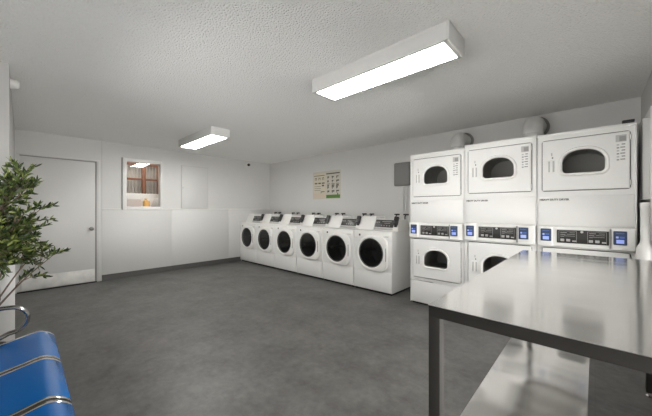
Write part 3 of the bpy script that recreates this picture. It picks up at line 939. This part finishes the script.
# ------------------------------------------------------------------ plant
px, py = -.20, 3.10
t = thing('potted_plant', 'leafy green potted olive tree in the left corner behind the blue bench', 'plant', (px, py, 0))
b = MB(); b.lathe([(.0, 0), (.10, 0), (.105, .01), (.135, .25), (.14, .27), (.128, .27), (.122, .24), (.0, .24)], 'z', (0, 0, 0), 32, caps=False); b.build('planter', 'pot', t)
b = MB(); b.lathe([(.121, .241), (.06, .250), (.0, .252)], 'z', (0, 0, 0), 20, caps=False); b.build('soil', 'soil', t)
trunk = MB(); fol = MB()
rnd = random.Random(11)
T = [Vector((0, 0, .24)), Vector((.02, .0, .36)), Vector((.065, .0, .50)), Vector((.085, .01, .60)), Vector((.08, .02, .72)), Vector((.06, .02, .90)), Vector((.03, .0, 1.10)), Vector((.02, .0, 1.35))]
trunk.tube(T, [.02, .018, .016, .014, .012, .010, .007, .004], 10)
def leaf(p, d, L, w, mi):
    d = d.normalized(); u = Vector((rnd.uniform(-1, 1), rnd.uniform(-1, 1), rnd.uniform(-.6, 1)))
    s_ = d.cross(u)
    if s_.length < 1e-3: return
    s_.normalize(); n_ = s_.cross(d)
    f = [(0, .0, 0), (.25, .8, .02), (.55, 1.0, .05), (.82, .55, .03), (1, 0, -.03)]
    mid = [p + d * (L * a) + n_ * (L * c * .6) for a, _, c in f]
    l_ = [p + d * (L * a) + s_ * (w * wv) + n_ * (L * (c * .6 + .03 * wv)) for a, wv, c in f[1:4]]
    r_ = [p + d * (L * a) - s_ * (w * wv) + n_ * (L * (c * .6 + .03 * wv)) for a, wv, c in f[1:4]]
    V = lambda q: fol.bm.verts.new(q)
    m = [V(q) for q in mid]; l2 = [V(q) for q in l_]; r2 = [V(q) for q in r_]
    fol.face((m[0], l2[0], m[1]), mi); fol.face((m[0], m[1], r2[0]), mi)
    for i in range(2):
        fol.face((m[i + 1], l2[i], l2[i + 1], m[i + 2]), mi); fol.face((m[i + 1], m[i + 2], r2[i + 1], r2[i]), mi)
    fol.face((m[3], l2[2], m[4]), mi); fol.face((m[3], m[4], r2[2]), mi)
def bend(p0, p1, sag, n=6):
    return [p0.lerp(p1, k / n) + Vector((0, 0, sag * math.sin(PI * k / n))) for k in range(n + 1)]
def twig(p0, p1, r, leaves, sag=.02):
    pts = bend(p0, p1, sag)
    trunk.tube(pts, [r * (1 - .75 * k / 6) for k in range(7)], 6)
    dirn = (p1 - p0).normalized()
    for k in range(leaves):
        u = .30 + .70 * (k + rnd.random()) / leaves
        u = min(u, 1)
        i = min(5, int(u * 6)); p = pts[i].lerp(pts[i + 1], u * 6 - i)
        dv = Vector((rnd.uniform(-1, 1), rnd.uniform(-1, 1), rnd.uniform(-.7, 1)))
        d = dirn * .75 + dv * .75
        leaf(p, d, rnd.uniform(.034, .056), rnd.uniform(.0048, .0075), rnd.choices((0, 1, 2), (5, 6, 2))[0])
def sub(p0, p1, r, nt, spread):
    pts = bend(p0, p1, .02); trunk.tube(pts, [r * (1 - .6 * k / 6) for k in range(7)], 7)
    for k in range(nt):
        i = rnd.randint(2, 6); a = pts[i]
        v = (p1 - p0).normalized() * .6 + Vector((rnd.uniform(-1, 1), rnd.uniform(-1, 1), rnd.uniform(-.35, 1)))
        e = a + v.normalized() * rnd.uniform(.5, 1.0) * spread
        # keep clear of the partition
        e.y = min(e.y, PY - py - .10)
        twig(a, e, .0028, rnd.randint(17, 23))
# the low branch seen against the door, then the crown
sub(T[2] + Vector((.005, 0, .03)), Vector((.34, -.02, .86)), .0075, 9, .19)
sub(T[3], Vector((.30, .06, .95)), .006, 7, .17)
sub(T[4], Vector((.26, -.02, 1.20)), .006, 8, .16)
sub(T[4], Vector((.10, -.14, 1.00)), .007, 12, .19)
for k in range(19):
    a = rnd.uniform(0, 2 * PI); h = rnd.uniform(.88, 1.33)
    rad = .19 - .05 * abs(h - 1.1)
    base = T[rnd.choice((4, 5, 5, 6))]
    e = Vector((.03 + rad * math.cos(a), .0 + rad * .9 * math.sin(a), h))
    sub(base, e, .006, 11, .17)
for k in range(9):
    a = rnd.uniform(0, 2 * PI); h = rnd.uniform(.80, 1.40)
    sub(T[rnd.choice((4, 5, 6))], Vector((.02 + .12 * math.cos(a), .10 * math.sin(a), h)), .005, 9, .15)
for k in range(7):
    a = rnd.uniform(-1.2, 1.2)
    sub(T[6], Vector((.04 + .17 * math.cos(a), .15 * math.sin(a), rnd.uniform(1.28, 1.52))), .005, 8, .15)
trunk.build('trunk', 'bark', t, weld=False)
fol.build('foliage', ['leaf', 'leaf2', 'leaf3'], t, weld=False)

# ------------------------------------------------------------------ light, camera, view
wd = bpy.data.worlds.new('world'); S.world = wd; wd.use_nodes = True
# dim sky above; brighter half below the horizon added to light the ceiling
wn, wl = wd.node_tree.nodes, wd.node_tree.links
tc = wn.new('ShaderNodeTexCoord'); sx = wn.new('ShaderNodeSeparateXYZ'); wl.new(tc.outputs['Generated'], sx.inputs[0])
rp = wn.new('ShaderNodeMapRange'); rp.inputs[1].default_value = -.08; rp.inputs[2].default_value = .08
rp.inputs[3].default_value = 10.0; rp.inputs[4].default_value = 1.1
wl.new(sx.outputs['Z'], rp.inputs[0]); wl.new(rp.outputs[0], wn['Background'].inputs[1])
wn['Background'].inputs[0].default_value = (1.0, 0.985, 0.955, 1)
l = bpy.data.lights.new('fill_window_portal', 'AREA'); l.shape = 'RECTANGLE'; l.size = SX1 - SX0; l.size_y = SZ1 - SZ0; l.cycles.is_portal = True
o = bpy.data.objects.new('fill_window_portal', l); COL.objects.link(o); o.location = ((SX0 + SX1) / 2, YR - .11, (SZ0 + SZ1) / 2)
o.rotation_euler = (PI / 2, 0, 0); o['kind'] = 'structure'
l = bpy.data.lights.new('fill_window_portal', 'AREA'); l.shape = 'RECTANGLE'; l.size = FZ1 - FZ0; l.size_y = FY1 - FY0; l.cycles.is_portal = True
o = bpy.data.objects.new('fill_window_portal', l); COL.objects.link(o); o.location = (XF - .11, (FY0 + FY1) / 2, (FZ0 + FZ1) / 2)
o.rotation_euler = (0, -PI / 2, 0); o['kind'] = 'structure'

cam = bpy.data.cameras.new('camera'); co = bpy.data.objects.new('camera', cam); COL.objects.link(co)
cam.sensor_fit = 'HORIZONTAL'; cam.sensor_width = 36; cam.lens = 286.28 * 36 / 652
cam.shift_y = .87 / 652; cam.clip_start = .02
co.location = (0, 0, 1.25)
co.rotation_euler = (PI / 2, 0, -(PI / 2 - .7544))
S.camera = co
S.view_settings.view_transform = 'Standard'; S.view_settings.look = 'None'
S.view_settings.gamma = 1; S.view_settings.use_curve_mapping = False
S.view_settings.exposure = 0.63
S.cycles.max_bounces = 14; S.cycles.diffuse_bounces = 8; S.cycles.glossy_bounces = 6; S.cycles.transparent_max_bounces = 16
S.cycles.sample_clamp_indirect = 6
try:
    S.cycles.use_denoising = True
except Exception: pass
